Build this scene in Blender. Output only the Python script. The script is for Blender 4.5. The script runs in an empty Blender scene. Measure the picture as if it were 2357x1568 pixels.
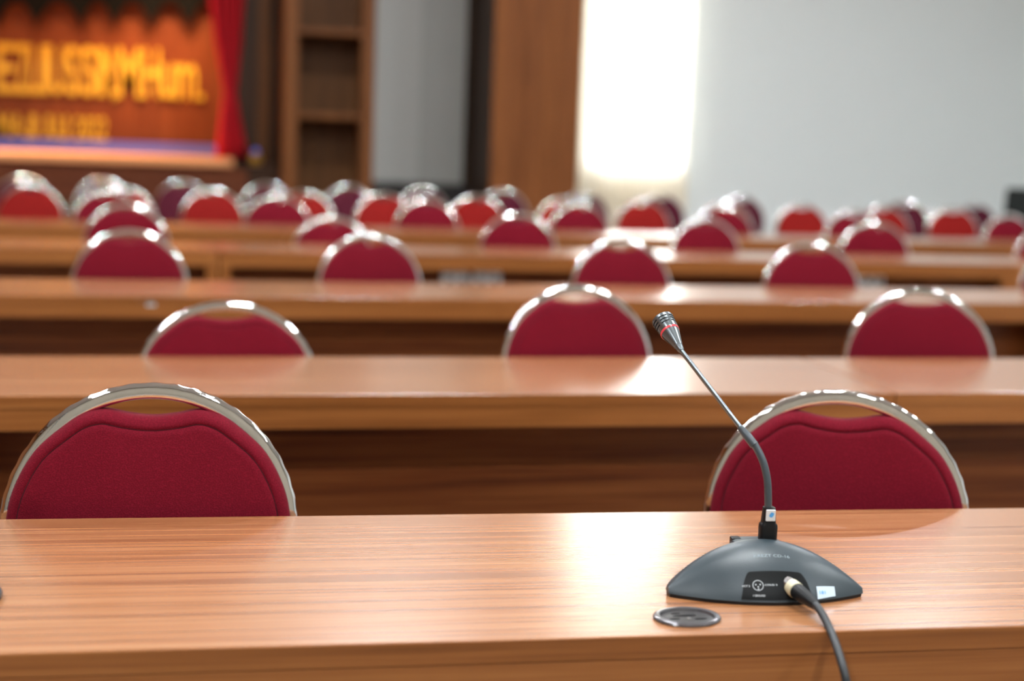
import bpy, bmesh, math, random
from mathutils import Vector, Matrix

random.seed(7)
S = bpy.context.scene
COL = S.collection
PI = math.pi

# ------------------------------------------------------------------ camera
PSI, PHI, RHO = math.radians(12.3), math.radians(7.86), math.radians(2.07)
FPX = 3273.6
CAM = Vector((0, 0, 1.31))
_d = Vector((math.sin(PSI)*math.cos(PHI), math.cos(PSI)*math.cos(PHI), -math.sin(PHI)))
_r0 = Vector((math.cos(PSI), -math.sin(PSI), 0))
_u0 = _r0.cross(_d)
_r = _r0*math.cos(RHO) + _u0*math.sin(RHO)
_u = _u0*math.cos(RHO) - _r0*math.sin(RHO)
cd = bpy.data.cameras.new('camera')
cam = bpy.data.objects.new('camera', cd)
COL.objects.link(cam)
m = Matrix((_r, _u, -_d)).transposed().to_4x4()
m.translation = CAM
cam.matrix_world = m
cd.sensor_width = 36.0
cd.lens = 50.0
cd.clip_start = 0.05
cd.clip_end = 200
cd.dof.use_dof = True
cd.dof.focus_distance = 1.98
cd.dof.aperture_fstop = 2.1
S.camera = cam


def at(x, y, Y):
    """point of the room seen at photo pixel x, y and at room depth Y"""
    v = _d + _r*((x-1178.5)/FPX) - _u*((y-784)/FPX)
    return CAM + v*(Y/v.y)


# ------------------------------------------------------------------ world, lights, exposure
W = bpy.data.worlds.new('world')
S.world = W
W.use_nodes = True
bg = W.node_tree.nodes['Background']
bg.inputs['Color'].default_value = (0.93, 0.97, 1.0, 1)
bg.inputs['Strength'].default_value = 22.0
S.view_settings.view_transform = 'Standard'
S.view_settings.look = 'None'
S.view_settings.gamma = 1.0
S.view_settings.use_curve_mapping = False
S.view_settings.exposure = 0.0
PANEL_POWER = 760.0      # radiance of the ceiling light panels


def spot(name, loc, target, power, size, blend, colour, radius=0.05):
    l = bpy.data.lights.new(name, 'SPOT')
    l.energy = power
    l.spot_size = math.radians(size)
    l.spot_blend = blend
    l.color = colour
    l.shadow_soft_size = radius
    o = bpy.data.objects.new(name, l)
    COL.objects.link(o)
    o.location = loc
    o.rotation_euler = (Vector(target)-Vector(loc)).to_track_quat('-Z', 'Y').to_euler()
    return o


# stage spotlights that wash the backdrop with warm light
for i, (px, pw) in enumerate(((-60, 25), (110, 60), (215, 50), (305, 80), (392, 170), (470, 90))):
    t = at(px, 90, 16.0)
    spot('stage_spotlight', (t.x+0.05, 14.75, 3.35), (t.x, 16.0, t.z-0.55), pw, 66, 0.9, (1.0, 0.56, 0.30))

# unseen lamps added to brighten the front of the stage floor
for x in (-2.3, -1.5, -.8):
    spot('added_floor_light', (x, 13.6, 3.4), (x, 12.85, 1.0), 900, 70, 0.7, (1.0, 0.60, 0.34))

# ------------------------------------------------------------------ materials


def mat(name):
    M = bpy.data.materials.new(name)
    M.use_nodes = True
    nt = M.node_tree
    return M, nt, nt.nodes['Principled BSDF']


def simple(name, col, rough=0.5, metal=0.0, spec=0.5, coat=0.0, bump=0.0, bscale=200.0):
    M, nt, b = mat(name)
    b.inputs['Base Color'].default_value = (*col, 1)
    b.inputs['Roughness'].default_value = rough
    b.inputs['Metallic'].default_value = metal
    b.inputs['Specular IOR Level'].default_value = spec
    b.inputs['Coat Weight'].default_value = coat
    if bump:
        tc = nt.nodes.new('ShaderNodeTexCoord')
        n = nt.nodes.new('ShaderNodeTexNoise')
        n.inputs['Scale'].default_value = bscale
        n.inputs['Detail'].default_value = 3
        bp = nt.nodes.new('ShaderNodeBump')
        bp.inputs['Strength'].default_value = bump
        bp.inputs['Distance'].default_value = 0.002
        nt.links.new(tc.outputs['Object'], n.inputs['Vector'])
        nt.links.new(n.outputs['Fac'], bp.inputs['Height'])
        nt.links.new(bp.outputs['Normal'], b.inputs['Normal'])
    return M


def wood(name, dark, mid, light, rough, axis='x', spec=0.5, wide=26.0, fine=150.0, coat=0.0):
    """veneer: straight streaks that run along one axis"""
    M, nt, b = mat(name)
    L = nt.links.new
    tc = nt.nodes.new('ShaderNodeTexCoord')
    oi = nt.nodes.new('ShaderNodeObjectInfo')
    add = nt.nodes.new('ShaderNodeVectorMath')
    add.operation = 'MULTIPLY_ADD'
    add.inputs[1].default_value = (1.7, 2.3, 1.1)
    L(oi.outputs['Location'], add.inputs[0])
    L(tc.outputs['Object'], add.inputs[2])

    def streak(scale, along, detail, dist=0.0):
        mp = nt.nodes.new('ShaderNodeMapping')
        sc = [scale]*3
        sc['xyz'.index(axis)] = along
        mp.inputs['Scale'].default_value = sc
        n = nt.nodes.new('ShaderNodeTexNoise')
        n.inputs['Scale'].default_value = 1.0
        n.inputs['Detail'].default_value = detail
        n.inputs['Roughness'].default_value = 0.62
        n.inputs['Distortion'].default_value = dist
        L(add.outputs[0], mp.inputs['Vector'])
        L(mp.outputs[0], n.inputs['Vector'])
        return n
    a = streak(wide, 0.55, 5, 0.3)
    c = streak(fine, 2.2, 3)
    mx = nt.nodes.new('ShaderNodeMath')
    mx.operation = 'MULTIPLY_ADD'
    mx.inputs[1].default_value = 0.45
    L(c.outputs['Fac'], mx.inputs[0])
    m2 = nt.nodes.new('ShaderNodeMath')
    m2.operation = 'MULTIPLY'
    m2.inputs[1].default_value = 0.62
    L(a.outputs['Fac'], m2.inputs[0])
    L(m2.outputs[0], mx.inputs[2])
    cr = nt.nodes.new('ShaderNodeValToRGB')
    cr.color_ramp.elements[0].position = 0.36
    cr.color_ramp.elements[0].color = (*dark, 1)
    cr.color_ramp.elements[1].position = 0.70
    cr.color_ramp.elements[1].color = (*light, 1)
    e = cr.color_ramp.elements.new(0.52)
    e.color = (*mid, 1)
    L(mx.outputs[0], cr.inputs['Fac'])
    L(cr.outputs['Color'], b.inputs['Base Color'])
    b.inputs['Roughness'].default_value = rough
    b.inputs['Specular IOR Level'].default_value = spec
    b.inputs['Coat Weight'].default_value = coat
    b.inputs['Coat Roughness'].default_value = 0.22
    bp = nt.nodes.new('ShaderNodeBump')
    bp.inputs['Strength'].default_value = 0.04
    bp.inputs['Distance'].default_value = 0.001
    L(c.outputs['Fac'], bp.inputs['Height'])
    L(bp.outputs['Normal'], b.inputs['Normal'])
    return M


def fabric(name, col, col2):
    M, nt, b = mat(name)
    L = nt.links.new
    tc = nt.nodes.new('ShaderNodeTexCoord')
    mp = nt.nodes.new('ShaderNodeMapping')
    mp.inputs['Scale'].default_value = (420, 420, 620)
    v = nt.nodes.new('ShaderNodeTexVoronoi')
    v.inputs['Scale'].default_value = 1.0
    L(tc.outputs['Object'], mp.inputs['Vector'])
    L(mp.outputs[0], v.inputs['Vector'])
    n = nt.nodes.new('ShaderNodeTexNoise')
    n.inputs['Scale'].default_value = 30
    n.inputs['Detail'].default_value = 6
    L(tc.outputs['Object'], n.inputs['Vector'])
    ad = nt.nodes.new('ShaderNodeMath')
    ad.operation = 'MULTIPLY_ADD'
    ad.inputs[1].default_value = 0.5
    L(v.outputs['Distance'], ad.inputs[0])
    ad.inputs[2].default_value = 0.35
    cr = nt.nodes.new('ShaderNodeValToRGB')
    cr.color_ramp.elements[0].position = 0.42
    cr.color_ramp.elements[0].color = (*col, 1)
    cr.color_ramp.elements[1].position = 0.80
    cr.color_ramp.elements[1].color = (*col2, 1)
    L(ad.outputs[0], cr.inputs['Fac'])
    L(cr.outputs['Color'], b.inputs['Base Color'])
    b.inputs['Roughness'].default_value = 0.9
    b.inputs['Specular IOR Level'].default_value = 0.15
    b.inputs['Sheen Weight'].default_value = 0.05
    b.inputs['Sheen Roughness'].default_value = 0.4
    b.inputs['Sheen Tint'].default_value = (1.0, 0.35, 0.45, 1)
    bp = nt.nodes.new('ShaderNodeBump')
    bp.inputs['Strength'].default_value = 0.35
    bp.inputs['Distance'].default_value = 0.001
    L(v.outputs['Distance'], bp.inputs['Height'])
    L(bp.outputs['Normal'], b.inputs['Normal'])
    return M


def emis(name, col, strength):
    M, nt, b = mat(name)
    b.inputs['Base Color'].default_value = (*col, 1)
    b.inputs['Emission Color'].default_value = (*col, 1)
    b.inputs['Emission Strength'].default_value = strength
    return M


def sheer(name, col, trans):
    M, nt, b = mat(name)
    L = nt.links.new
    out = nt.nodes['Material Output']
    d = nt.nodes.new('ShaderNodeBsdfDiffuse')
    t = nt.nodes.new('ShaderNodeBsdfTranslucent')
    tr = nt.nodes.new('ShaderNodeBsdfTransparent')
    d.inputs['Color'].default_value = (*col, 1)
    t.inputs['Color'].default_value = (*col, 1)
    m1 = nt.nodes.new('ShaderNodeMixShader')
    m1.inputs[0].default_value = 0.5
    L(d.outputs[0], m1.inputs[1])
    L(t.outputs[0], m1.inputs[2])
    m2 = nt.nodes.new('ShaderNodeMixShader')
    m2.inputs[0].default_value = trans
    L(m1.outputs[0], m2.inputs[1])
    L(tr.outputs[0], m2.inputs[2])
    L(m2.outputs[0], out.inputs['Surface'])
    return M


def glass(name):
    M, nt, b = mat(name)
    L = nt.links.new
    out = nt.nodes['Material Output']
    tr = nt.nodes.new('ShaderNodeBsdfTransparent')
    g = nt.nodes.new('ShaderNodeBsdfGlossy')
    g.inputs['Roughness'].default_value = 0.02
    mx = nt.nodes.new('ShaderNodeMixShader')
    mx.inputs[0].default_value = 0.08
    L(tr.outputs[0], mx.inputs[1])
    L(g.outputs[0], mx.inputs[2])
    L(mx.outputs[0], out.inputs['Surface'])
    return M


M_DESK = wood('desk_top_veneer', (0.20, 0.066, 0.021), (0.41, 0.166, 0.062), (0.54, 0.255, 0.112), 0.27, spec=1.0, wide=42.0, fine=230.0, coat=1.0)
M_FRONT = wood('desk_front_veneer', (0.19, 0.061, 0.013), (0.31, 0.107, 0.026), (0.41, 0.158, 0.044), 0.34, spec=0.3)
M_MODSHADE = wood('shaded_panel_veneer', (0.050, 0.011, 0.003), (0.15, 0.037, 0.008), (0.26, 0.085, 0.021), 0.4, spec=0.25, wide=30, fine=110)  # desk veneer darkened, the shade of the recess put into its colour
M_WOODV = wood('wall_veneer', (0.11, 0.034, 0.009), (0.19, 0.062, 0.016), (0.27, 0.095, 0.024), 0.5, spec=0.2, axis='z', wide=9, fine=60)
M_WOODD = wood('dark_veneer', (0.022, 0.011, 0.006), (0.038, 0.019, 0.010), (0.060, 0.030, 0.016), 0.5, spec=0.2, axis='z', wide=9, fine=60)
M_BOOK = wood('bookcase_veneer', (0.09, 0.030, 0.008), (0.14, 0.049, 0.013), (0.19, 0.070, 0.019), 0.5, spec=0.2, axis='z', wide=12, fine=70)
M_BOOKIN = wood('bookcase_inner_veneer', (0.060, 0.023, 0.006), (0.092, 0.036, 0.010), (0.13, 0.053, 0.015), 0.5, spec=0.2, axis='z', wide=12, fine=70)  # bookcase veneer darkened to hold the shade inside; also on a trim
M_BACKDROP = wood('backdrop_veneer', (0.15, 0.034, 0.008), (0.22, 0.055, 0.013), (0.29, 0.080, 0.020), 0.5, spec=0.2, axis='z', wide=6, fine=40)
M_STAGE = simple('stage_floor_lacquer', (0.74, 0.34, 0.15), 0.18, spec=0.6)
M_STAGEF = wood('stage_front_veneer', (0.060, 0.016, 0.006), (0.095, 0.026, 0.009), (0.14, 0.041, 0.014), 0.5, spec=0.2, axis='x', wide=8, fine=60)
M_CHROME = simple('chrome', (0.86, 0.85, 0.84), 0.035, metal=1.0, bump=0.03, bscale=260)
M_CRIMSON = fabric('crimson_fabric', (0.115, 0.0022, 0.0088), (0.190, 0.0050, 0.0175))
M_ORANGE = fabric('scarlet_fabric', (0.21, 0.0075, 0.006), (0.30, 0.014, 0.011))
M_MAROON = fabric('maroon_fabric', (0.060, 0.008, 0.018), (0.12, 0.016, 0.032))
M_SEAM = simple('seam_thread', (0.055, 0.003, 0.009), 0.9)
M_WHITE = simple('white_wall_paint', (0.74, 0.785, 0.78), 0.7, bump=0.05, bscale=60)
M_CREAM = simple('cream_wall_paint', (0.78, 0.70, 0.55), 0.7)
M_CREAMR = simple('beige_wall_paint', (0.33, 0.295, 0.235), 0.7)
M_CEIL = simple('ceiling_paint', (0.64, 0.64, 0.63), 0.8)
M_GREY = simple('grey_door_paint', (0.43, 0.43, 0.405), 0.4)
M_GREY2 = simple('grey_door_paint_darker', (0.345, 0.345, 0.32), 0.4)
M_BLACK = simple('black_plastic', (0.012, 0.013, 0.014), 0.4)
M_DARKP = simple('dark_plinth', (0.022, 0.019, 0.017), 0.5)
M_FLOOR = simple('floor_tile', (0.30, 0.27, 0.24), 0.25)
M_REDCUR = fabric('red_curtain_cloth', (0.42, 0.008, 0.016), (0.55, 0.014, 0.024))
M_BLUE = simple('blue_trim_cloth', (0.14, 0.20, 0.75), 0.7)
M_YELLOW = simple('yellow_letter_foam', (0.92, 0.56, 0.03), 0.5)
M_SHADE_CHAIR = simple('black_shade_and_chair_cloth', (0.008, 0.010, 0.009), 0.95)  # black of the shade scallops and of the office chair back
M_GOLD = simple('gold_paint', (0.55, 0.33, 0.06), 0.35, metal=0.6)
M_SHEER = sheer('sheer_curtain_cloth', (0.95, 0.90, 0.80), 0.20)
M_GLASS = glass('window_glass')
M_ALU = simple('white_aluminium', (0.7, 0.7, 0.68), 0.4)
M_MIC = simple('grey_microphone_plastic', (0.034, 0.050, 0.060), 0.36, spec=0.5, bump=0.10, bscale=900)
M_MICD = simple('black_microphone_plastic', (0.008, 0.009, 0.010), 0.42, spec=0.3)
M_MICM = simple('grey_microphone_metal', (0.24, 0.27, 0.285), 0.27, metal=0.85)
M_STEM = simple('gooseneck_rubber', (0.055, 0.072, 0.083), 0.32, spec=0.6)
M_SLOT = simple('slot_black', (0.003, 0.003, 0.004), 0.7, spec=0.1)
M_RED = simple('red_ring_plastic', (0.80, 0.07, 0.09), 0.25, coat=0.5)
M_PRINT = simple('white_print', (0.62, 0.66, 0.68), 0.5)
M_PRINTD = simple('faint_grey_print', (0.26, 0.32, 0.35), 0.5)
M_STICK = simple('pale_blue_sticker', (0.60, 0.74, 0.86), 0.4)
M_STICKW = simple('white_sticker', (0.80, 0.82, 0.82), 0.4)
M_INK = simple('blue_ink', (0.10, 0.42, 0.86), 0.5)
M_BEIGE = simple('beige_ring_plastic', (0.66, 0.62, 0.42), 0.35)
M_STEEL = simple('brushed_steel', (0.62, 0.62, 0.62), 0.25, metal=1.0)
M_CABLE = simple('black_cable_rubber', (0.022, 0.026, 0.029), 0.42)
M_GROM = simple('dark_grey_plastic', (0.15, 0.145, 0.155), 0.2, spec=0.8, metal=.5)
M_GROMC = simple('darker_grey_plastic', (0.022, 0.019, 0.018), 0.4)
M_SOCK = simple('pale_grey_plastic', (0.82, 0.84, 0.85), 0.4)
M_PANEL = emis('light_diffuser', (0.93, 0.97, 1.0), PANEL_POWER)

# ------------------------------------------------------------------ mesh helpers


def new_bm():
    return bmesh.new()


def box(bm, x0, x1, y0, y1, z0, z1, bev=0.0, seg=2):
    r = bmesh.ops.create_cube(bm, size=1.0)
    vs = r['verts']
    for v in vs:
        v.co = Vector((x0+(v.co.x+.5)*(x1-x0), y0+(v.co.y+.5)*(y1-y0), z0+(v.co.z+.5)*(z1-z0)))
    if bev:
        es = list({e for v in vs for e in v.link_edges})
        bmesh.ops.bevel(bm, geom=es, offset=bev, segments=seg, profile=0.5, affect='EDGES')


def rings(bm, loops, closed_loop=True, cap=True):
    """skin consecutive loops of points"""
    vv = [[bm.verts.new(p) for p in L] for L in loops]
    n = len(vv[0])
    for a, b in zip(vv, vv[1:]):
        for i in range(n if closed_loop else n-1):
            j = (i+1) % n
            bm.faces.new((a[i], a[j], b[j], b[i]))
    if cap and closed_loop:
        bm.faces.new(list(reversed(vv[0])))
        bm.faces.new(vv[-1])
    return vv


def smooth_path(pts, n=6):
    P = [Vector(p) for p in pts]
    out = []
    for i in range(len(P)-1):
        p0 = P[max(i-1, 0)]
        p1, p2 = P[i], P[i+1]
        p3 = P[min(i+2, len(P)-1)]
        for k in range(n):
            t = k/n
            out.append(0.5*((2*p1)+(p2-p0)*t+(2*p0-5*p1+4*p2-p3)*t*t+(3*p1-p0-3*p2+p3)*t**3))
    out.append(P[-1])
    return out


def tube(bm, pts, rad, seg=12, cap=True):
    P = [Vector(p) for p in pts]
    n = len(P)
    R = rad if isinstance(rad, (list, tuple)) else [rad]*n
    loops = []
    up = None
    for i in range(n):
        t = (P[min(i+1, n-1)]-P[max(i-1, 0)]).normalized()
        if up is None:
            up = t.orthogonal().normalized()
        up = (up-t*up.dot(t)).normalized()
        s = t.cross(up)
        loops.append([P[i]+(up*math.cos(2*PI*k/seg)+s*math.sin(2*PI*k/seg))*R[i] for k in range(seg)])
    rings(bm, loops, cap=cap)


def lathe(bm, prof, origin, axis, seg=24):
    """prof: list of (distance along axis, radius)"""
    o = Vector(origin)
    a = Vector(axis).normalized()
    u = a.orthogonal().normalized()
    w = a.cross(u)
    loops = [[o+a*h+(u*math.cos(2*PI*k/seg)+w*math.sin(2*PI*k/seg))*max(r, 1e-5) for k in range(seg)] for h, r in prof]
    rings(bm, loops)


def obj(name, bm, material, parent=None, smooth=False, kind=None, angle=0.6):
    bmesh.ops.recalc_face_normals(bm, faces=bm.faces)
    me = bpy.data.meshes.new(name)
    bm.to_mesh(me)
    bm.free()
    me.materials.append(material)
    if smooth:
        for p in me.polygons:
            p.use_smooth = True
        try:
            me.set_sharp_from_angle(angle=angle)
        except Exception:
            pass
    o = bpy.data.objects.new(name, me)
    COL.objects.link(o)
    if parent:
        o.parent = parent
    if kind:
        o['kind'] = kind
    return o


def thing(name, label, cat, loc=(0, 0, 0), rotz=0.0, group=None):
    o = bpy.data.objects.new(name, None)
    COL.objects.link(o)
    o.empty_display_size = 0.1
    o.location = loc
    o.rotation_euler = (0, 0, rotz)
    o['label'] = label
    o['category'] = cat
    if group:
        o['group'] = group
    return o


def dup(root, label, loc, rotz, group=None):
    r = root.copy()
    COL.objects.link(r)
    r.location = loc
    r.rotation_euler = (0, 0, rotz)
    r['label'] = label
    if group:
        r['group'] = group
    for ch in list(root.children):
        c = ch.copy()
        COL.objects.link(c)
        c.parent = r
        for g in list(ch.children):
            k = g.copy()
            COL.objects.link(k)
            k.parent = c
    return r


def struct(name, bm, material, parent=None, smooth=False):
    return obj(name, bm, material, parent, smooth, kind='structure')


def boxobj(name, material, parent, *a, bev=0.0, kind=None):
    bm = new_bm()
    box(bm, *a, bev=bev)
    return obj(name, bm, material, parent, kind=kind)


def text_mesh(body, bold=0.0):
    """flat mesh of a string, 1 unit tall caps, in the xy plane; returns vertex list, faces, bounds"""
    cu = bpy.data.curves.new('glyphs', 'FONT')
    cu.body = body
    cu.size = 1.0
    cu.offset = bold
    cu.resolution_u = 3
    o = bpy.data.objects.new('glyphs', cu)
    COL.objects.link(o)
    dg = bpy.context.evaluated_depsgraph_get()
    dg.update()
    me = bpy.data.meshes.new_from_object(o.evaluated_get(dg))
    vs = [v.co.copy() for v in me.vertices]
    fs = [tuple(p.vertices) for p in me.polygons]
    bpy.data.objects.remove(o)
    bpy.data.curves.remove(cu)
    bpy.data.meshes.remove(me)
    xs = [v.x for v in vs]
    ys = [v.y for v in vs]
    return vs, fs, (min(xs), max(xs), min(ys), max(ys))


# ------------------------------------------------------------------ the room
X0, X1, YN, YB, H = -6.5, 9.0, -4.5, 13.4, 5.2
bm = new_bm(); box(bm, X0, X1, YN, 17.0, -0.1, 0.0)
struct('floor', bm, M_FLOOR)
bm = new_bm(); box(bm, X0, X1, YN, 17.0, H, H+0.1)
struct('ceiling', bm, M_CEIL)
bm = new_bm(); box(bm, X0-0.1, X0, YN, 17.0, 0, H)
struct('wall_left', bm, M_WOODV)
bm = new_bm(); box(bm, X1, X1+0.1, YN, YB, 0, H)
struct('wall_right', bm, M_WHITE)
bm = new_bm(); box(bm, X0, X1, YN-0.1, YN, 0, H)
struct('wall_front', bm, M_CREAMR)

# back wall: white part right of the window, cream part around the window
WX0, WX1, WZ0, WZ1 = at(1352, 300, YB).x, at(1587, 300, YB).x, 1.10, 4.9
CX = at(1578, 300, YB).x + 0.05
bm = new_bm()
box(bm, WX1, X1, YB, YB+0.12, 0, H)
struct('wall_back', bm, M_WHITE)
bm = new_bm()
box(bm, 2.6, WX0, YB, YB+0.12, 0, H)
box(bm, WX0, WX1, YB, YB+0.12, 0, WZ0)
box(bm, WX0, WX1, YB, YB+0.12, WZ1, H)
struct('wall_window', bm, M_CREAM)
win = thing('window_1', 'bright window behind the sheer cream curtain', 'window', ((WX0+WX1)/2, YB+0.06, WZ0))
win['kind'] = 'structure'
hw, hh = (WX1-WX0)/2, WZ1-WZ0
bm = new_bm()
for a in ((-hw, -hw+.04, 0, hh), (hw-.04, hw, 0, hh), (-hw, hw, 0, .04), (-hw, hw, hh-.04, hh), (-.02, .02, .04, hh-.04)):
    box(bm, a[0], a[1], -.03, .03, a[2], a[3])
obj('window_frame', bm, M_ALU, win)
for s in (-1, 1):
    bm = new_bm(); box(bm, min(s*.02, s*(hw-.04)), max(s*.02, s*(hw-.04)), -.003, .003, .04, hh-.04)
    obj('pane', bm, M_GLASS, win)

# sheer curtain in front of the window: a pleated cloth
bm = new_bm()
cx0, cx1 = at(1337, 300, YB-.14).x, at(1583, 300, YB-.14).x
loops = []
N = 150
for zi in range(9):
    z = 0.04 + (5.0-0.04)*zi/8
    row = []
    for i in range(N+1):
        t = i/N
        x = cx0 + (cx1-cx0)*t
        row.append(Vector((x + 0.004*math.sin(zi*1.3+t*40), YB-.15 + 0.028*math.sin(t*2*PI*15) + .008*math.sin(t*2*PI*6.3+zi*.4), z)))
    loops.append(row)
rings(bm, loops, closed_loop=False)
o = obj('sheer_curtain', bm, M_SHEER, smooth=True, angle=3.0)
o['label'] = 'sheer cream curtain glowing in front of the bright window'
o['category'] = 'curtain'

# wood-clad column right of the grey cupboard
CY = 12.4
c0, c1 = at(1131, 300, CY).x, at(1334, 300, CY).x
bm = new_bm(); box(bm, c0+.02, c1-.004, CY+.02, YB, 0, H)
col = struct('column', bm, M_WOODD)
col['label'] = 'wood-clad column between the grey cupboard and the curtain'
w3 = (c1-c0)/3
for k in range(3):
    bm = new_bm(); box(bm, c0+k*w3+.002, c0+(k+1)*w3-.002, CY, CY+.02, 0.0, H, bev=.003, seg=1)
    obj('panel', bm, M_WOODV, col)
bm = new_bm(); box(bm, c0, c0+.02, CY+.02, YB, 0, H)
o = obj('side_panel', bm, M_WOODD, col)  # shaded face of the column, its shade given by the darker veneer
o['label'] = 'side panel of the column with shade put into its colour'

# grey double-door cupboard in the recess
g0, gs, g1 = at(860, 300, YB-.05).x, at(965, 300, YB-.05).x, at(1068, 300, YB-.05).x
gz = at(960, 421, YB-.05).z
cup = thing('cupboard', 'tall pale grey double-door cupboard on a black plinth', 'cupboard', ((g0+g1)/2, YB-.05, 0))
ox = (g0+g1)/2
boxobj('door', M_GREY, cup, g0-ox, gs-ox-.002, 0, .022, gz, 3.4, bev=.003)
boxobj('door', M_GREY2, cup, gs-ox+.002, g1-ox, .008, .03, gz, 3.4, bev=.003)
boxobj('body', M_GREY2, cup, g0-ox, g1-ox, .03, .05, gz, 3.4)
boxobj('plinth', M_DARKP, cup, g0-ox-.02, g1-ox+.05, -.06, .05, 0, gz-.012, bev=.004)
bm = new_bm(); box(bm, 1.3, c0+.1, YB+.01, YB+.1, 0, H)
struct('wall_recess', bm, M_WOODD)

# white bulkhead above the bookcase, the cupboard and the stage
bm = new_bm(); box(bm, at(640, 300, 12.4).x+.05, c0-.01, 12.45, YB-.05, 3.52, H)
struct('wall_upper', bm, M_WHITE)
bm = new_bm(); box(bm, X0, at(640, 300, 12.4).x+.04, 12.75, 12.95, 3.5, H)
struct('wall_stage_upper', bm, M_WHITE)

# bookcase
BY = 12.4
b0, b1 = at(640, 300, BY).x+.05, at(860, 300, BY).x
bk = thing('bookcase', 'tall brown wooden bookcase with empty open shelves', 'bookcase', (b0, BY, 0))
bw = b1-b0
s0 = at(685, 300, BY).x-b0
s1 = at(830, 300, BY).x-b0
boxobj('side_panel', M_BOOK, bk, 0, s0, 0, .95, 0, 3.5, bev=.004)
boxobj('side_panel', M_BOOK, bk, s1, bw, 0, .95, 0, 3.5, bev=.004)
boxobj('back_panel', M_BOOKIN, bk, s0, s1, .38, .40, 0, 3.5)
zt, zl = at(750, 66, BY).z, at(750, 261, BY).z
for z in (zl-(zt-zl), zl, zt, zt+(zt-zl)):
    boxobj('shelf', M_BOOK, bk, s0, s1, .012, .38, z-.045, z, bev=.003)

# dark wall panel between the curtain and the bookcase
bm = new_bm(); box(bm, at(541, 300, 13.2).x, b0+.3, 13.2, 13.3, 0, H)
struct('wall_stage_side', bm, M_WOODD)
bm = new_bm(); box(bm, at(592, 300, 13.17).x, at(622, 300, 13.17).x, 13.16, 13.2, 0, H)
o = struct('trim_1', bm, M_BOOKIN)

# stage, backdrop and its lettering
SX1 = at(522, 370, 12.8).x
SZ = at(500, 378, 12.8).z + .05
stg = thing('stage', 'raised wooden stage with a lit orange floor edge', 'stage', (0, 12.8, 0))
boxobj('front_panel', M_STAGEF, stg, X0+.01, .36, .03, .06, 0, SZ-.09)
boxobj('floor_edge', M_STAGE, stg, X0+.01, SX1, -.02, .06, SZ-.07, SZ, bev=.008)
boxobj('stage_floor', M_STAGE, stg, X0+.01, SX1+.06, .06, 3.19, SZ-.07, SZ-.001)
bm = new_bm(); box(bm, X0, 1.2, 16.0, 16.1, 0, H)
struct('wall_stage_back', bm, M_BACKDROP)
bm = new_bm(); box(bm, SX1+.75, SX1+.85, 13.3, 16.0, 0, H)
struct('wall_stage_right', bm, M_WOODD)
blz = at(300, 328, 15.94).z
bm = new_bm()
n = 90
rings(bm, [[Vector((X0+.2+(6.7+.3)*i/n, 15.918+.012*math.sin(i*2.1), z)) for i in range(n+1)] for z in (SZ, (SZ+blz)/2, blz)], closed_loop=False)
o = obj('blue_skirting_cloth', bm, M_BLUE, smooth=True, angle=3)
o['label'] = 'blue cloth strip along the foot of the orange backdrop'
o['category'] = 'cloth'

# scalloped black sheet shaped as dark letters and their shade on the backdrop
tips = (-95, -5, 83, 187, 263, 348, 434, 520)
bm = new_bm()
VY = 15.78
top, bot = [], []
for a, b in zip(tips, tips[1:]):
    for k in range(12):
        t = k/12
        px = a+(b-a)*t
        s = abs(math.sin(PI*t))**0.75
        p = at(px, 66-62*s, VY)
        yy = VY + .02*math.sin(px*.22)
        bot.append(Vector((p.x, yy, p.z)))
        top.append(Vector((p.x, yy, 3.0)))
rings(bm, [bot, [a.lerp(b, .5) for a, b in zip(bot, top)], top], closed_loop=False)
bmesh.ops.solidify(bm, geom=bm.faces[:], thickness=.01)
o = obj('shade_scallops', bm, M_SHADE_CHAIR, smooth=True, angle=1.0)
o['label'] = 'black scalloped sheet standing in for letters and shade on the orange backdrop'
o['category'] = 'shade_scallops'


def lettering(name, label, spec):
    base = at(spec[0][1], spec[0][4], 15.97)
    root = thing(name, label, 'lettering', (base.x, 15.98, base.z))
    for ch, xa, xb, ya, yb in spec:
        A, B = at(xa, yb, 15.94), at(xb, ya, 15.94)
        vs, fs, (bx0, bx1, by0, by1) = text_mesh(ch, 0.012)
        xa, xb = xa+1.5, xb-1.5
        bm = new_bm()
        sx, sz = (B.x-A.x)/(bx1-bx0), (B.z-A.z)/(by1-by0)
        vv = [bm.verts.new((A.x-base.x+(v.x-bx0)*sx, 0, A.z-base.z+(v.y-by0)*sz)) for v in vs]
        for f in fs:
            try:
                bm.faces.new([vv[i] for i in f])
            except ValueError:
                pass
        bmesh.ops.recalc_face_normals(bm, faces=bm.faces)
        r = bmesh.ops.extrude_face_region(bm, geom=bm.faces[:])
        for v in [g for g in r['geom'] if isinstance(g, bmesh.types.BMVert)]:
            v.co.y -= .045
        obj('letter', bm, M_YELLOW, root)
    return root


def line(chars):
    out = []
    for ch, xa, xb, y_top, y_bot in chars:
        k = .036
        out.append((ch, xa, xb, y_top+k*xa, y_bot+k*xa))
    return out


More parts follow.
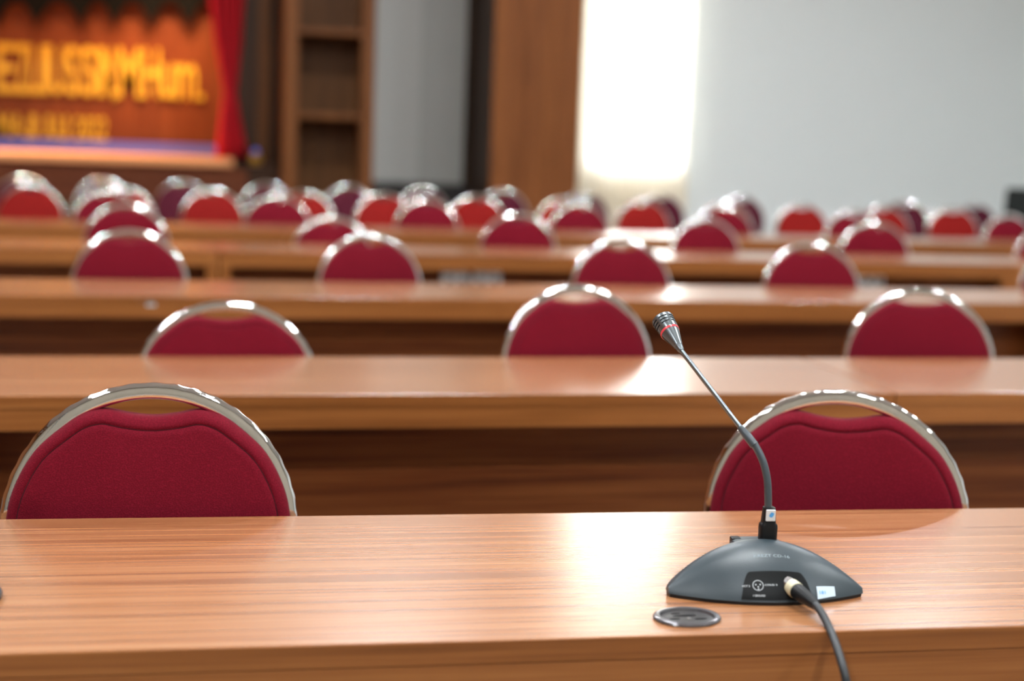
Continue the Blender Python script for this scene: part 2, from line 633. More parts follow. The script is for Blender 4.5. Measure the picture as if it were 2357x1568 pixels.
lettering('name_lettering', 'large yellow raised letters ending in M.Hum. on the orange backdrop', line([
    ('E', -8, 33, 101, 213), ('Z', 36, 63, 101, 213), ('L', 67, 92, 101, 213), ('I', 95, 111, 101, 213), ('U', 113, 148, 101, 213),
    ('S', 150, 183, 100, 214), ('S', 185, 220, 100, 214), ('I', 223, 236, 101, 213), ('M', 238, 260, 101, 213), (',', 259, 273, 196, 222),
    ('M', 272, 322, 101, 213), ('.', 322, 331, 203, 213), ('H', 331, 368, 101, 213), ('u', 370, 404, 134, 213), ('m', 406, 454, 134, 213),
    ('.', 456, 470, 200, 214)]))
lettering('date_lettering', 'smaller yellow raised letters with a date under the large ones', line([
    ('M', -6, 22, 262, 314), ('A', 24, 56, 262, 314), (',', 58, 66, 304, 320), ('1', 68, 84, 262, 314), ('J', 97, 113, 262, 314), ('U', 114, 132, 262, 314),
    ('L', 134, 147, 262, 314), ('I', 149, 157, 262, 314), ('2', 172, 190, 262, 314), ('0', 191, 209, 262, 314), ('2', 210, 227, 262, 314), ('2', 228, 246, 262, 314)]))

# red stage curtain, gathered at its waist
bm = new_bm()
ed = [(-60, 466, 570), (0, 480, 563), (100, 494, 557), (160, 505, 550), (212, 514, 545), (250, 508, 551), (300, 502, 560), (372, 494, 574)]
loops = []
N = 64
for (py, xa, xb) in ed:
    A, B = at(xa, py, 13.0), at(xb, py, 13.0)
    wd = B.x-A.x
    row = []
    for i in range(N+1):
        t = i/N
        row.append(Vector((A.x+wd*t, 13.05+min(.05, wd*.16)*math.sin(t*2*PI*4.5+.6)+.12*t, max(A.z, SZ+.003))))
    loops.append(row)
rings(bm, list(reversed(loops)), closed_loop=False)
bmesh.ops.subdivide_edges(bm, edges=bm.edges[:], cuts=1, use_grid_fill=True)
o = obj('stage_curtain', bm, M_REDCUR, smooth=True, angle=3)
sm = o.modifiers.new('thickness', 'SOLIDIFY'); sm.thickness = .008
o['label'] = 'red stage curtain gathered narrow at its middle'
o['category'] = 'curtain'

# small gold ornament with a blue top, by the foot of the curtain
p = at(588, 380, 12.95)
orn = thing('ornament', 'small gold ornament with a blue top at the foot of the red curtain', 'ornament', (p.x, 12.95, p.z))
bm = new_bm(); lathe(bm, [(0, .02), (.01, .045), (.03, .05), (.06, .055), (.085, .04), (.095, .02)], (0, 0, 0), (0, 0, 1), 16)
obj('body', bm, M_GOLD, orn, smooth=True)
bm = new_bm(); lathe(bm, [(.093, .02), (.11, .035), (.13, .03), (.145, .008)], (0, 0, 0), (0, 0, 1), 14)
obj('top', bm, M_BLUE, orn, smooth=True)
bm = new_bm(); box(bm, p.x-.09, SX1+.75, 12.88, 13.2, 0, p.z-.001)
struct('trim_2', bm, M_WOODD)

# ceiling light panels
lp = None
for i, x in enumerate((-2.7, 1.2, 5.1)):
    for j, y in enumerate((-1.8, 1.9, 5.6, 9.1)):
        if lp is None:
            lp = thing('ceiling_light', 'recessed white strip light in the ceiling', 'ceiling light', (x, y, H), 0, 'ceiling light panels')
            boxobj('diffuser', M_PANEL, lp, -.26, .26, -.056, .056, -.012, -.006)
            bm = new_bm()
            for a in ((-.29, .29, -.086, -.056), (-.29, .29, .056, .086), (-.29, -.26, -.056, .056), (.26, .29, -.056, .056)):
                box(bm, a[0], a[1], a[2], a[3], -.02, 0)
            obj('frame', bm, M_ALU, lp)
        else:
            dup(lp, lp['label'], (x, y, H), 0, 'ceiling light panels')

# ------------------------------------------------------------------ desks
ROW = {0: (2.085, -1.9), 1: (3.64, 0.5), 2: (5.555, 2.0), 3: (7.55, 1.2), 4: (9.15, 2.4)}     # far edge of the top: depth at X = 0, turn in degrees
DEPTH, DW, DZ = 0.55, 2.15, 0.75


def far_edge(row, x):
    y, a = ROW[row]
    return y + math.tan(math.radians(a))*x


def make_desk(label, loc, rz):
    t = thing('desk', label, 'desk', loc, rz, 'wooden desks in rows')
    g = .002
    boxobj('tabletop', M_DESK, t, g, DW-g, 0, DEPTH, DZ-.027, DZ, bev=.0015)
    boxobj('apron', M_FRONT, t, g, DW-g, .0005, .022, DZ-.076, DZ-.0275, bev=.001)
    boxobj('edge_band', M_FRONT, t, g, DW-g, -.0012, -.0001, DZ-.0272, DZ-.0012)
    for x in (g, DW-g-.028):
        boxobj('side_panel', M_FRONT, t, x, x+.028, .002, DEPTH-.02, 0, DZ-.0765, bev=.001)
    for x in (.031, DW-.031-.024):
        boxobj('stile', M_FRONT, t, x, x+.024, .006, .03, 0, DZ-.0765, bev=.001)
    boxobj('modesty_panel', M_MODSHADE, t, .031, DW-.031, .135, .150, .06, DZ-.028)
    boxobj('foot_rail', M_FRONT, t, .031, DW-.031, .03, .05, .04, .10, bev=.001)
    return t


d0 = None
DESKS = [
    (0, -.72, 'front desk carrying the grey gooseneck microphone'),
    (1, -.53, 'long desk in the second row, behind the left front chair'),
    (1, 1.622, 'desk at the right end of the second row, behind the microphone chair'),
    (2, -.95, 'left desk of the third row, white specks on its front edge'),
    (2, 1.202, 'right desk of the third row, directly behind the microphone head'),
    (2, 3.354, 'third-row desk of which only a corner shows at the right edge'),
    (3, -2.10, 'desk at the left end of the fourth row, dark gap under its top'),
    (3, .054, 'fourth-row desk with two pale sockets side by side under its top'),
    (3, 2.206, 'fourth-row desk with a single pale socket under its top'),
    (3, 4.358, 'fourth-row desk cut off by the right edge of the photo'),
    (4, -1.71, 'farthest desk row, leftmost desk'),
    (4, .442, 'farthest desk row, second desk from the left'),
    (4, 2.594, 'farthest desk row, desk with the bright window reflected on it'),
    (4, 4.746, 'farthest desk row, desk at the right edge of the photo'),
]
desk_at = {}
for row, x, lab in DESKS:
    a = math.radians(ROW[row][1])
    ox, oy = x + DEPTH*math.sin(a), far_edge(row, x) - DEPTH*math.cos(a)
    if d0 is None:
        d0 = make_desk(lab, (ox, oy, 0), a)
        desk_at[(row, x)] = d0
    else:
        desk_at[(row, x)] = dup(d0, lab, (ox, oy, 0), a, 'wooden desks in rows')


def socket(desk, lx, lz):
    bm = new_bm(); box(bm, lx-.07, lx+.07, .085, .1345, lz-.045, lz+.045, bev=.006)
    o = obj('power_socket', bm, M_SOCK, desk)
    o['label'] = 'pale grey power socket box on the panel under the top'
    for k in (-.032, .032):
        bm = new_bm(); lathe(bm, [(0, .017), (.0035, .017), (.004, .012)], (lx+k, .085, lz), (0, -1, 0), 14)
        obj('outlet', bm, M_GROM, o, smooth=True)


for px, key in ((1052, (3, .054)), (1127, (3, .054)), (2015, (3, 2.206))):
    d = desk_at[key]
    p = at(px, 648, d.location.y+.085)
    socket(d, (p.x-d.location.x), p.z)
# paper specks on the third-row desk front
d = desk_at[(2, -.95)]
for px, py, s in ((348, 697, .016), (322, 692, .009)):
    p = at(px, py, d.location.y+.03)
    bm = new_bm(); box(bm, p.x-d.location.x-s, p.x-d.location.x+s, -.0012, .0006, p.z-s*.7, p.z+s*.7)
    o = obj('paper_sticker', bm, M_STICKW, d)
    o['label'] = 'torn white sticker on the desk front'


def grommet(label, loc):
    t = thing('cable_grommet', label, 'grommet', loc)
    bm = new_bm(); lathe(bm, [(0, .0405), (.002, .0420), (.0042, .0405), (.0052, .0375), (.0046, .0335), (.0015, .0320), (.0, .0318)], (0, 0, 0), (0, 0, 1), 48)
    obj('ring', bm, M_GROM, t, smooth=True)
    bm = new_bm(); lathe(bm, [(.0004, .0317), (.0016, .0317), (.0020, .030), (.0020, 0.0)], (0, 0, 0), (0, 0, 1), 40)
    cap = obj('cap', bm, M_GROMC, t, smooth=True)
    for k, (x, y, a, b) in enumerate(((-.002, .006, .015, .0035), (-.017, -.006, .007, .003), (.015, -.010, .008, .003), (-.010, .017, .006, .0025))):
        bm = new_bm()
        lathe(bm, [(.0019, 1), (.0023, 1), (.00235, .9)], (0, 0, 0), (0, 0, 1), 20)
        for v in bm.verts:
            v.co.x = v.co.x*a+x
            v.co.y = v.co.y*b+y
        obj('slot', bm, M_SLOT, cap)
    bm = new_bm(); lathe(bm, [(.0020, .003), (.0028, .0028), (.0030, .001)], (.001, -.006, 0), (0, 0, 1), 12)
    obj('screw', bm, M_STEEL, cap, smooth=True)
    for o in (bpy.data.objects[c.name] for c in list(t.children)+list(cap.children)):
        for v in o.data.vertices:
            v.co.y *= .80
    return t


grommet('dark grey round cable grommet in the front desk, left of the microphone base', (.571, 1.571, DZ))

# ------------------------------------------------------------------ chairs


def catmull_closed(pts, n):
    out = []
    m_ = len(pts)
    for i in range(m_):
        p0, p1, p2, p3 = (Vector(pts[(i+k) % m_]) for k in (-1, 0, 1, 2))
        for k in range(n):
            t = k/n
            out.append(0.5*((2*p1)+(p2-p0)*t+(2*p0-5*p1+4*p2-p3)*t*t+(3*p1-p0-3*p2+p3)*t**3))
    return out


TILT = math.tan(math.radians(8))
WC, RC = 0.716, 0.2075


def lean(x, z, y=0.0):
    return Vector((x, y + (max(z, .45)-.45)*TILT, z))


def arch_mesh():
    """chrome arch: both rear legs and the round top in one bent tube, its rim dimpled"""
    pts = []
    low = smooth_path([(.205, .075, 0), (.188, .02, .28), (.180, 0, .46), (.190, (.58-.45)*TILT, .58), (RC, (WC-.45)*TILT, WC)], 10)
    pts += [(p.x, p.y, p.z) for p in low[:-1]]
    n = 230
    for i in range(n+1):
        th = PI*i/n
        z = WC+RC*math.sin(th)
        pts.append((RC*math.cos(th), (z-.45)*TILT, z))
    pts += [(-p.x, p.y, p.z) for p in reversed(low[:-1])]
    bm = new_bm()
    P = [Vector(p) for p in pts]
    loops = []
    s = 0
    seg = 16
    for i, p in enumerate(P):
        a, b = P[max(i-1, 0)], P[min(i+1, len(P)-1)]
        t = (b-a).normalized()
        if i:
            s += (P[i]-P[i-1]).length
        nb = Vector((0, -1, TILT)).normalized()
        nb = (nb-t*nb.dot(t)).normalized()
        no = t.cross(nb)
        cen = Vector((0, p.y, WC))
        if no.dot(p-cen) < 0:
            no = -no
        if p.z < WC:
            no = Vector((1 if p.x > 0 else -1, 0, 0))
            no = (no-t*no.dot(t)).normalized()
        bead = .5+.5*math.cos(2*PI*s/.031)
        loop = []
        for k in range(seg):
            an = 2*PI*k/seg
            co, si = math.cos(an), math.sin(an)
            # flattened front face, rounded rim
            ex = .55 if co < 0 else .85
            rr = .0128*math.copysign(abs(co)**ex, co)
            yy = .0092*math.copysign(abs(si)**(.55 if co < 0 else .7), si)
            if co > .6:
                rr -= .0012*(1-bead)*(co-.6)/.4
            loop.append(p+no*rr+nb*yy)
        loops.append(loop)
    rings(bm, loops)
    return bm


OUT = [(0, .171), (.036, .1745), (.070, .1805), (.100, .1735), (.127, .156), (.166, .122), (.192, .078), (.2055, .034), (.2085, -.02), (.200, -.09), (.184, -.16),
       (.160, -.222), (.12, -.245), (.06, -.249)]
OUT = OUT + [(0, -.250)] + [(-x, y) for x, y in reversed(OUT[1:])]
OUTL = [Vector((p.x, p.y)) for p in catmull_closed([(x, y, 0) for x, y in OUT], 6)]


def inset(d):
    n = len(OUTL)
    res = []
    for i in range(n):
        t = (OUTL[(i+1) % n]-OUTL[i-1]).normalized()
        nn = Vector((t.y, -t.x))
        if nn.dot(-OUTL[i]) < 0:
            nn = -nn
        res.append(OUTL[i]+nn*d)
    return res


def cushion_mesh():
    bm = new_bm()
    loops = []
    for d, y in ((.004, .012), (.0, .008), (0, -.012), (.0015, -.019), (.005, -.025), (.010, -.0285), (.0165, -.0305), (.0178, -.0285), (.0192, -.0310), (.028, -.0325)):
        loops.append([lean(q.x, WC+q.y, y) for q in inset(d)])
    q28 = inset(.028)
    for sc, y in ((.8, -.036), (.55, -.0385), (.3, -.040), (.1, -.0403)):
        loops.append([lean(q.x*sc, WC-.03+(q.y+.03)*sc, y) for q in q28])
    rings(bm, loops)
    return bm


def seam_mesh():
    bm = new_bm()
    P = [lean(q.x, WC+q.y, -.0290) for q in inset(.0178)]
    tube_loop = []
    n = len(P)
    vv = []
    for i in range(n):
        t = (P[(i+1) % n]-P[i-1]).normalized()
        b = Vector((0, 1, 0))
        b = (b-t*b.dot(t)).normalized()
        c = t.cross(b)
        vv.append([bm.verts.new(P[i]+(b*math.cos(k*PI/3)+c*math.sin(k*PI/3))*.0010) for k in range(6)])
    for i in range(n):
        A, B = vv[i], vv[(i+1) % n]
        for k in range(6):
            bm.faces.new((A[k], A[(k+1) % 6], B[(k+1) % 6], B[k]))
    return bm


def seat_mesh():
    base = [Vector((p.x, p.y)) for p in catmull_closed([(-.19, -.02, 0), (-.205, -.2, 0), (-.20, -.35, 0), (-.12, -.395, 0), (0, -.405, 0), (.12, -.395, 0), (.20, -.35, 0), (.205, -.2, 0), (.19, -.02, 0), (0, -.005, 0)], 5)]
    bm = new_bm()
    loops = []
    c = Vector((0, -.2))
    for sc, z in ((.92, .425), (1, .435), (1.01, .455), (1, .475), (.95, .487), (.8, .495), (.5, .50), (.1, .502)):
        loops.append([Vector((*(c+(q-c)*sc), z)) for q in base])
    rings(bm, loops)
    return bm


def make_chair(fab, label, loc, rz, group):
    t = thing('banquet_chair', label, 'chair', loc, rz, group)
    obj('back_frame', arch_mesh(), M_CHROME, t, smooth=True, angle=1.2)
    b = obj('backrest', cushion_mesh(), fab, t, smooth=True, angle=1.5)
    obj('seam', seam_mesh(), M_SEAM, b, smooth=True, angle=3)
    obj('seat', seat_mesh(), fab, t, smooth=True, angle=1.5)
    bm = new_bm()
    P = [(-.182, 0, .42), (-.19, -.2, .42), (-.175, -.355, .42), (0, -.375, .42), (.175, -.355, .42), (.19, -.2, .42), (.182, 0, .42)]
    tube(bm, smooth_path(P, 5), .010, 8)
    obj('seat_frame', bm, M_CHROME, t, smooth=True)
    for s in (-1, 1):
        bm = new_bm()
        tube(bm, smooth_path([(s*.195, -.375, 0), (s*.186, -.355, .25), (s*.176, -.345, .425)], 5), .010, 10)
        obj('leg', bm, M_CHROME, t, smooth=True)
    return t


protos = {}
CH = {'crimson': M_CRIMSON, 'scarlet': M_ORANGE, 'maroon': M_MAROON}


def place(kind, px, py, Ytop, label, group, rz=0.0, scale=None):
    """Ytop: depth of the arch top"""
    p = at(px, py, Ytop)
    loc = (p.x, Ytop-.066, 0)
    r = math.radians(rz)
    if kind not in protos:
        protos[kind] = make_chair(CH[kind], label, loc, r, group)
        c = protos[kind]
    else:
        c = dup(protos[kind], label, loc, r, group)
    if scale:
        c.scale = scale
    return c


def row_depth(row, px, py, c):
    # depth of the row line met by the pixel column
    Y = ROW[row][0]
    for _ in range(6):
        Y = far_edge(row, at(px, py, Y).x) + c
    return Y


ORD = ['first', 'second', 'third', 'fourth', 'fifth', 'sixth', 'seventh', 'eighth', 'ninth', 'tenth', 'eleventh', 'twelfth']
DR = {0: 'front desk', 1: 'second-row desks', 2: 'third-row desks', 3: 'fourth-row desks', 4: 'farthest desks'}
CHAIRS = {
    0: [(345, 893, -4, 'large sharp crimson chair at the left of the front desk'), (1908, 893, -19, 'crimson chair behind the gooseneck microphone')],
    1: [(525, 696, 3, 'low crimson chair at the left behind the second-row desk, wide gap under its arch'),
        (1333, 656, 6, 'crimson chair just left of the microphone head'),
        (2108, 664, -14, 'crimson chair right of the microphone head, behind the second-row desks')],
    2: [(300, 521, 2), (855, 535, 10), (1430, 557, 0), (1865, 561, -6), (2445, 575, 0)],
    3: [(292, 466, 4), (765, 500, 4), (1190, 491, -6), (1625, 504, 5), (2010, 512, -8), (2412, 520, -4)],
    4: [(250, 436, 9), (638, 452, 3), (982, 456, -3), (1336, 458, 4), (1664, 475, -7), (1964, 484, -4), (2322, 491, 5)],
}
for row, L in CHAIRS.items():
    for i, it in enumerate(L):
        px, py, rz = it[:3]
        if len(it) > 3:
            lab = it[3]
        elif row == 2:
            lab = ['crimson chair standing behind the third-row desk, farthest left', 'crimson chair behind the third-row desk, streak of glare at its left foot',
                   'crimson chair in the third row, directly behind the chair left of the microphone', 'crimson chair in the third row, directly above the microphone head to the right',
                   'crimson chair of the third row cut off by the right edge'][i]
        else:
            lab = 'crimson chair behind the %s, %s of %s from the left' % (DR[row], ORD[i], 'six' if row == 3 else 'seven')
        if row == 3 and i == 1:
            lab = 'low crimson chair with a pale wide arch, second behind the fourth-row desks'
        c = .09 if row else .085
        if abs(rz) > 6:
            c += .16*abs(math.sin(math.radians(rz)))
        Y = row_depth(row, px, py, c)
        sc = None
        if row == 1 and i == 0:
            Y -= .03
            sc = (1.05, 1.0, .945)
        if row == 0 and i == 1:
            sc = (1.0, 1.0, .984)
        if row == 3 and i == 1:
            sc = (1.0, 1.0, .955)
        place('crimson', px, py, Y, lab, 'crimson chairs at the desks', rz, sc)
for i, px in enumerate((70, 282, 490, 699, 884, 1097, 1298, 1481, 1668, 1847, 2035, 2195)):
    Y = 10.0
    for _ in range(5):
        Y = 10.02 + .09*at(px, 440, Y).x
    place('scarlet', px, 440, Y, 'scarlet chair behind the farthest desks, %s scarlet one from the left' % ORD[i], 'scarlet chairs behind the last desks', random.uniform(-7, 7))
for i, px in enumerate((53, 238, 420, 615, 802, 975, 1158, 1345, 1525, 1705, 2078, 2250)):
    Y = 11.7
    for _ in range(5):
        Y = 11.62 + .03*at(px, 430, Y).x
    place('maroon', px, 430, Y, 'maroon chair in the last row, %s maroon one from the left' % ORD[i], 'maroon chairs in the last row',
          -35 if px == 2078 else random.uniform(-7, 7))

# black office chair at the right edge
p = at(2375, 440, 10.9)
oc = thing('office_chair', 'black office chair at the right edge by the white wall', 'chair', (p.x, 10.9, 0), math.radians(-12))
top = p.z+.02
bm = new_bm()
box(bm, -.25, .25, -.03, .03, top-.55, top, bev=.028, seg=3)
for v in bm.verts:
    f = (v.co.z-(top-.55))/.55
    v.co.x *= 1-.5*max(0, f-.45)**1.3
    v.co.y += .05*(v.co.x/.25)**2*-1+.08*f
obj('backrest', bm, M_SHADE_CHAIR, oc, smooth=True)
bm = new_bm(); box(bm, -.25, .25, -.48, -.02, .44, .52, bev=.03, seg=3)
obj('seat', bm, M_BLACK, oc, smooth=True)
bm = new_bm(); tube(bm, [(0, -.24, .08), (0, -.24, .44)], .028, 12)
obj('column', bm, M_BLACK, oc, smooth=True)
bm = new_bm(); tube(bm, smooth_path([(0, -.2, .43), (0, .03, .44), (0, .06, .6)], 5), .02, 8)
obj('back_bracket', bm, M_BLACK, oc, smooth=True)
for k in range(5):
    a = 2*PI*k/5
    bm = new_bm()
    tube(bm, [(0, -.24, .10), (.15*math.cos(a), -.24+.15*math.sin(a), .085), (.29*math.cos(a), -.24+.29*math.sin(a), .065)], [.024, .02, .014], 8)
    lg = obj('leg', bm, M_BLACK, oc, smooth=True)
    bm = new_bm(); lathe(bm, [(-.018, .028), (-.014, .030), (.014, .030), (.018, .028)], (.29*math.cos(a), -.24+.29*math.sin(a), .030), (-math.sin(a), math.cos(a), 0), 14)
    obj('caster', bm, M_BLACK, lg, smooth=True)

# ------------------------------------------------------------------ the conference microphone
MA = math.radians(-5.4)
MO = Vector((.7015, 1.641, DZ))
HWD = .1275
HM = .0655


def sec(u):
    k = max(0.0, 1-(u/HWD)**2)
    vn = -.036*k
    vf = .012+.060*k**.5
    h = .011+(HM-.011)*(max(0, 1-abs(u/HWD)**2.05))**1.0
    vr = .004+.030*k
    return vn, vf, vr, h


def shell(u, t):
    """local point of the near face, t from 0 at the foot to 1 at the ridge"""
    vn, vf, vr, h = sec(u)
    base = .0045
    vbot = vn
    v = vbot+(vr-vbot)*(t**1.15*.92 + .08*t**4)
    w = base+(h-base)*(1-(1-t)**1.45)
    return Vector((u, v, w))


def shell_n(u, t):
    e = 1e-4
    a = shell(u+e, t)-shell(u-e, t)
    b = shell(u, min(1, t+e))-shell(u, max(0, t-e))
    n = a.cross(b).normalized()
    return n if n.y < 0 else -n


def make_mic(label, full, loc, rz):
    t = thing('conference_microphone', label, 'microphone', loc, rz)
    # grey shell
    bm = new_bm()
    loops = []
    NU = 64
    for i in range(NU+1):
        u = -HWD*math.cos(PI*i/NU)
        u = max(-HWD*.9985, min(HWD*.9985, u))
        vn, vf, vr, h = sec(u)
        L = [shell(u, k/14) for k in range(15)]
        for k in range(1, 13):
            s = k/12
            a = s*PI/2
            L.append(Vector((u, vr+(vf-vr)*math.sin(a), .0045+(h-.0045)*math.cos(a)**.9)))
        L.append(Vector((u, vf, .0045)))
        loops.append(L)
    rings(bm, loops)
    obj('shell', bm, M_MIC, t, smooth=True, angle=.9)
    bm = new_bm()
    loops = []
    for i in range(NU+1):
        u = -HWD*.985*math.cos(PI*i/NU)
        vn, vf, vr, h = sec(u)
        a, b = vn+.002, vf-.003
        loops.append([Vector((u, a, 0)), Vector((u, a-.001, .0046)), Vector((u, b, .0046)), Vector((u, b, 0))])
    rings(bm, loops)
    obj('base_plate', bm, M_MICD, t)
    # raised top plateau that carries the stem
    bm = new_bm()
    loops = []
    for sc, z in ((1.0, -.010), (1.0, -.002), (.93, .0025), (.8, .0040), (.4, .0042)):
        loops.append([Vector((-.002+.034*sc*math.copysign(abs(math.cos(a))**.6, math.cos(a)), .050+.020*sc*math.copysign(abs(math.sin(a))**.7, math.sin(a)), HM-.0085+z)) for a in (2*PI*k/32 for k in range(32))])
    rings(bm, loops)
    obj('top_plate', bm, M_MIC, t, smooth=True)
    # button on the far side
    bm = new_bm(); box(bm, -.034, -.021, .052, .066, HM-.016, HM-.0035, bev=.002)
    obj('button', bm, M_MICD, t)
    return t


mic = make_mic('grey gooseneck microphone on the front desk, plugged into a black cable', True, MO, MA)
inv = (Matrix.Translation(MO) @ Matrix.Rotation(MA, 4, 'Z')).inverted()


def loc(px, py, Y):
    return inv @ at(px, py, Y)


# connector panel in the near face
bm = new_bm()
U0, U1, T1 = -.042, .051, .42
NUP, NTP = 40, 10
grid = []
for i in range(NUP+1):
    a = i/NUP
    edge = min(a, 1-a)*(U1-U0)
    tt = T1-.16*(max(0, 1-edge/.011))**2
    colm = []
    for j in range(NTP+1):
        tq = .03+(tt-.03)*j/NTP
        uu = U0+(U1-U0)*a
        uu += (0.5-a)*.010*(j/NTP)
        colm.append(shell(uu, tq)+shell_n(uu, tq)*.0007)
    grid.append(colm)
rings(bm, grid, closed_loop=False)
bmesh.ops.solidify(bm, geom=bm.faces[:], thickness=.0012)
panel = obj('connector_panel', bm, M_SLOT, mic, smooth=True, angle=.8)
panel.data.materials[0] = M_MICD


def print_on(name, body, u0, t0, height, width, material, parent, bold=.0, off=.0011, rot=0.0):
    vs, fs, (x0, x1, y0, y1) = text_mesh(body, bold)
    bm = new_bm()
    sx, sy = width/(x1-x0), height/(y1-y0)
    slope = (shell(u0, t0+.02)-shell(u0, t0-.02)).length/.04
    vv = []
    for v in vs:
        a, b = (v.x-(x0+x1)/2)*sx, (v.y-(y0+y1)/2)*sy
        a, b = a*math.cos(rot)-b*math.sin(rot), a*math.sin(rot)+b*math.cos(rot)
        uu, tt = u0+a, min(.99, max(.01, t0+b/slope))
        vv.append(bm.verts.new(shell(uu, tt)+shell_n(uu, tt)*off))
    for f in fs:
        try:
            bm.faces.new([vv[i] for i in f])
        except ValueError:
            pass
    return obj(name, bm, material, parent)


print_on('lettering', 'KREZT CD-16', .005, .66, .0044, .047, M_PRINTD, mic, .012, off=.0005)
print_on('lettering', 'HOT 2', -.0345, .215, .0024, .0095, M_PRINT, panel, .01)
print_on('lettering', 'COLD 3', -.0030, .225, .0022, .016, M_PRINT, panel, .01)
print_on('lettering', '1 GROUND', -.0195, .085, .0026, .015, M_PRINT, panel, .01)
bm = new_bm()
cu, ct = -.0195, .22
sl = (shell(cu, ct+.02)-shell(cu, ct-.02)).length/.04
lo = []
for r in (.0062, .0069):
    lo.append([shell(cu+r*math.cos(a), ct+r*math.sin(a)/sl)+shell_n(cu, ct)*.0012 for a in (2*PI*k/32 for k in range(32))])
rings(bm, lo, cap=False)
for du, dv in ((-.0028, .001), (.0028, .001), (0, -.002), (0, -.0048)):
    vs = [bm.verts.new(shell(cu+du+.0009*math.cos(2*PI*k/10), ct+(dv+.0009*math.sin(2*PI*k/10))/sl)+shell_n(cu, ct)*.0012) for k in range(10)]
    bm.faces.new(vs)
obj('pin_diagram', bm, M_PRINT, panel)


def patch(name, u0, u1, t0, t1, skew, material, parent, off=.0009):
    bm = new_bm()
    g = []
    for i in range(9):
        a = i/8
        g.append([shell(u0+(u1-u0)*a, t0+(t1-t0)*j/4+skew*a)+shell_n(u0+(u1-u0)*a, t0+(t1-t0)*j/4+skew*a)*off for j in range(5)])
    rings(bm, g, closed_loop=False)
    return obj(name, bm, material, parent, smooth=True)


st = patch('sticker', .0575, .0835, .02, .22, .03, M_STICK, mic)
print_on('lettering', '181', .0650, .125, .0042, .0085, M_INK, st, .02, off=.0013)

# stem: connector body, sticker, gooseneck, head
YS = 1.690
foot = loc(1766, 1241, YS)
zaxis = Vector((0, 0, 1))
fz = foot.z
cx, cy = foot.x, foot.y


def zat(py):
    return loc(1766, py, YS).z


z0, z1, z2, z3 = HM-.004, zat(1206), zat(1186), zat(1168)
bm = new_bm()
loops = []
for hx, hy, z in ((.0116, .0095, z0), (.0118, .0095, z1-.004), (.0113, .0093, z1), (.0092, .0085, z1+.002), (.0086, .0080, z2-.001), (.0076, .0074, z3)):
    loops.append([Vector((cx+hx*math.copysign(abs(math.cos(a))**.55, math.cos(a)), cy+hy*math.copysign(abs(math.sin(a))**.55, math.sin(a)), z)) for a in (2*PI*k/28 for k in range(28))])
rings(bm, loops)
plug = obj('stem_plug', bm, M_MICD, mic, smooth=True, angle=.7)
za, zb = zat(1196), zat(1170)
bm = new_bm(); box(bm, cx-.0062, cx+.0062, cy-.0098, cy-.0070, za, zb, bev=.0006, seg=1)
s2 = obj('sticker', bm, M_STICKW, plug)
bm = new_bm()
vs = [bm.verts.new((cx+.0008+.0030*math.cos(a)*(1+.25*math.sin(2*a)), cy-.0100, (za+zb)/2+.001+.0034*math.sin(a))) for a in (2*PI*k/18 for k in range(18))]
bm.faces.new(vs)
obj('ink_mark', bm, M_INK, s2)

SY = [(1768, 1172, 1.690), (1768, 1140, 1.690), (1766, 1105, 1.693), (1758, 1068, 1.699), (1746, 1040, 1.706), (1733, 1018, 1.712), (1719, 1000, 1.719)]
neck = smooth_path([loc(*q) for q in SY], 8)
bm = new_bm(); tube(bm, neck, .00485, 16)
obj('gooseneck', bm, M_STEM, mic, smooth=True, angle=1.2)
A = loc(1737, 1026, 1.7095)
B = loc(1702, 982, 1.726)
bm = new_bm()
dr = (B-A)
lathe(bm, [(0, .0046), (.001, .0058), (dr.length*.55, .0056), (dr.length*.9, .0044), (dr.length, .0034)], A, dr, 18)
obj('collar', bm, M_STEM, mic, smooth=True, angle=.8)
P1 = loc(1567, 806, 1.790)
bm = new_bm(); tube(bm, [B-dr*.2, P1], .0033, 14)
obj('stem_rod', bm, M_MICM, mic, smooth=True, angle=1.2)
HA = P1
HB = loc(1527, 740, 1.835)
ax = HB-HA
hl = ax.length
axn = ax.normalized()
bm = new_bm()
lathe(bm, [(-.002, .0034), (0, .0046), (.0075, .0056), (.0078, .0060), (hl*.58, .0128), (hl*.60, .0130)], HA, ax, 32)
head = obj('head', bm, M_MICM, mic, smooth=True, angle=.5)
bm = new_bm(); lathe(bm, [(hl*.585, .0128), (hl*.59, .01345), (hl*.64, .0137), (hl*.645, .0130)], HA, ax, 32)
o = obj('light_ring', bm, M_RED, head, smooth=True, angle=.5)
o['label'] = 'red ring around the microphone head'
bm = new_bm(); lathe(bm, [(hl*.64, .0131), (hl*.66, .0137), (hl*1.0, .0153), (hl*1.03, .0155), (hl*1.06, .0152), (hl*1.075, .0140), (hl*1.07, .0)], HA, ax, 32)
grille = obj('grille', bm, M_MICM, head, smooth=True, angle=.5)
u_ = axn.orthogonal().normalized()
tocam = (inv @ CAM - HA).normalized()
u_ = (tocam-axn*tocam.dot(axn)).normalized()
w_ = axn.cross(u_)
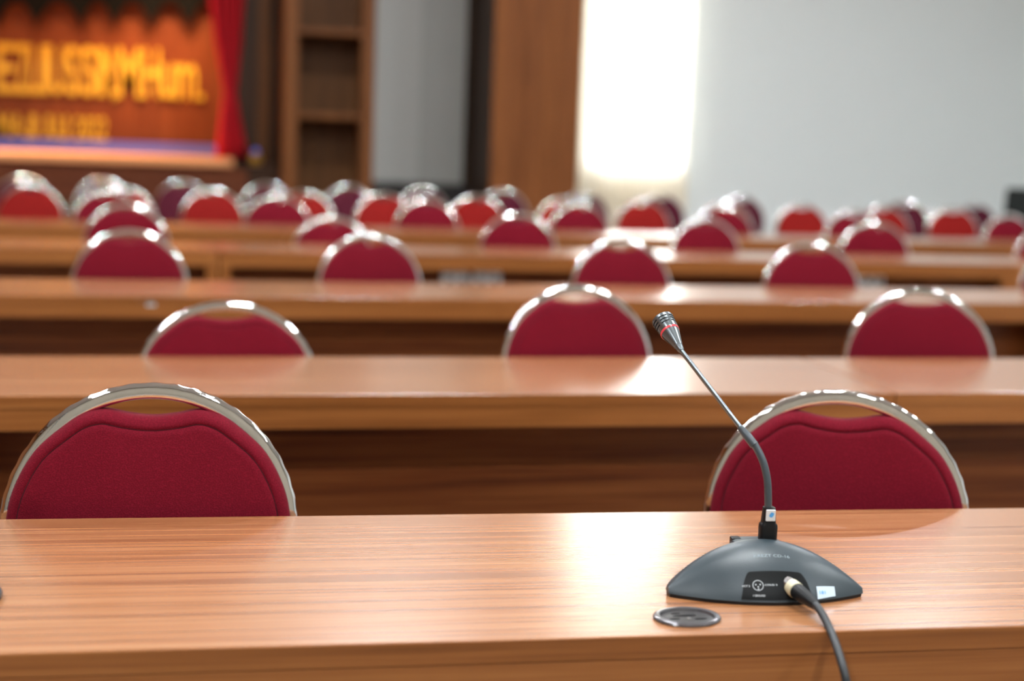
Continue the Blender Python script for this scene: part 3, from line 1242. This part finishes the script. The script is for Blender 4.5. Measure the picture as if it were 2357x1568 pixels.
for kk in range(6):
    ac = kk*PI/3+.18
    for j in range(3):
        h0 = hl*(.78+.085*j)
        bm = new_bm()
        loops = []
        for q in range(9):
            a = ac-.40+.80*q/8
            dirv = u_*math.cos(a)+w_*math.sin(a)
            rad = .0137+(.0153-.0137)*((h0/hl-.66)/.34)
            r0 = rad-.0006
            r1 = rad+.00025
            loops.append([HA+axn*h0+dirv*r0, HA+axn*(h0+.0014)+dirv*r0, HA+axn*(h0+.0014)+dirv*r1, HA+axn*h0+dirv*r1])
        rings(bm, loops)
        obj('slot', bm, M_SLOT, head)

# cable plug in the near face
PA, PB = loc(1814, 1345, 1.622), loc(1880, 1396, 1.560)
dv = PB-PA
ll = dv.length
bm = new_bm(); lathe(bm, [(-.012, .0098), (ll*.10, .0100), (ll*.12, .0096)], PA, dv, 24)
cp = obj('cable_plug', bm, M_STEEL, mic, smooth=True, angle=.5)
bm = new_bm(); lathe(bm, [(ll*.11, .0098), (ll*.12, .0106), (ll*.30, .0106), (ll*.31, .0098)], PA, dv, 24)
o = obj('ring', bm, M_BEIGE, cp, smooth=True, angle=.5)
o['label'] = 'beige ring on the cable plug'
bm = new_bm(); lathe(bm, [(ll*.30, .0095), (ll*.32, .0101), (ll*.55, .0095), (ll*.8, .0072), (ll*.99, .0056), (ll*1.0, .0050)], PA, dv, 24)
obj('boot', bm, M_MICD, cp, smooth=True, angle=.5)
CP = [(1872, 1391, 1.566), (1882, 1398, 1.556), (1897, 1422, 1.535), (1912, 1453, 1.508), (1925, 1487, 1.478), (1936, 1522, 1.455), (1946, 1560, 1.440), (1955, 1620, 1.432), (1960, 1740, 1.430), (1958, 1950, 1.432)]
bm = new_bm(); tube(bm, smooth_path([loc(*q) for q in CP], 7), .0049, 14)
obj('cable', bm, M_CABLE, mic, smooth=True, angle=1.2)

# second microphone: only the tip of its base reaches into the picture at the left
tip = Matrix.Rotation(MA, 4, 'Z') @ Vector((HWD, 0, 0))
mic2 = make_mic('dark tip of another microphone base at the left edge of the front desk', False, (-.236-tip.x, 1.716-tip.y, DZ), MA)
bm = new_bm(); tube(bm, smooth_path([(0, .05, HM-.004), (0, .052, .16), (-.02, .06, .22), (-.06, .08, .30)], 8), .0045, 12)
obj('gooseneck', bm, M_STEM, mic2, smooth=True)
bm = new_bm(); lathe(bm, [(0, .0046), (.03, .013), (.055, .0153), (.06, .014)], (-.06, .08, .30), (-.4, .2, .8), 20)
obj('head', bm, M_MICM, mic2, smooth=True)
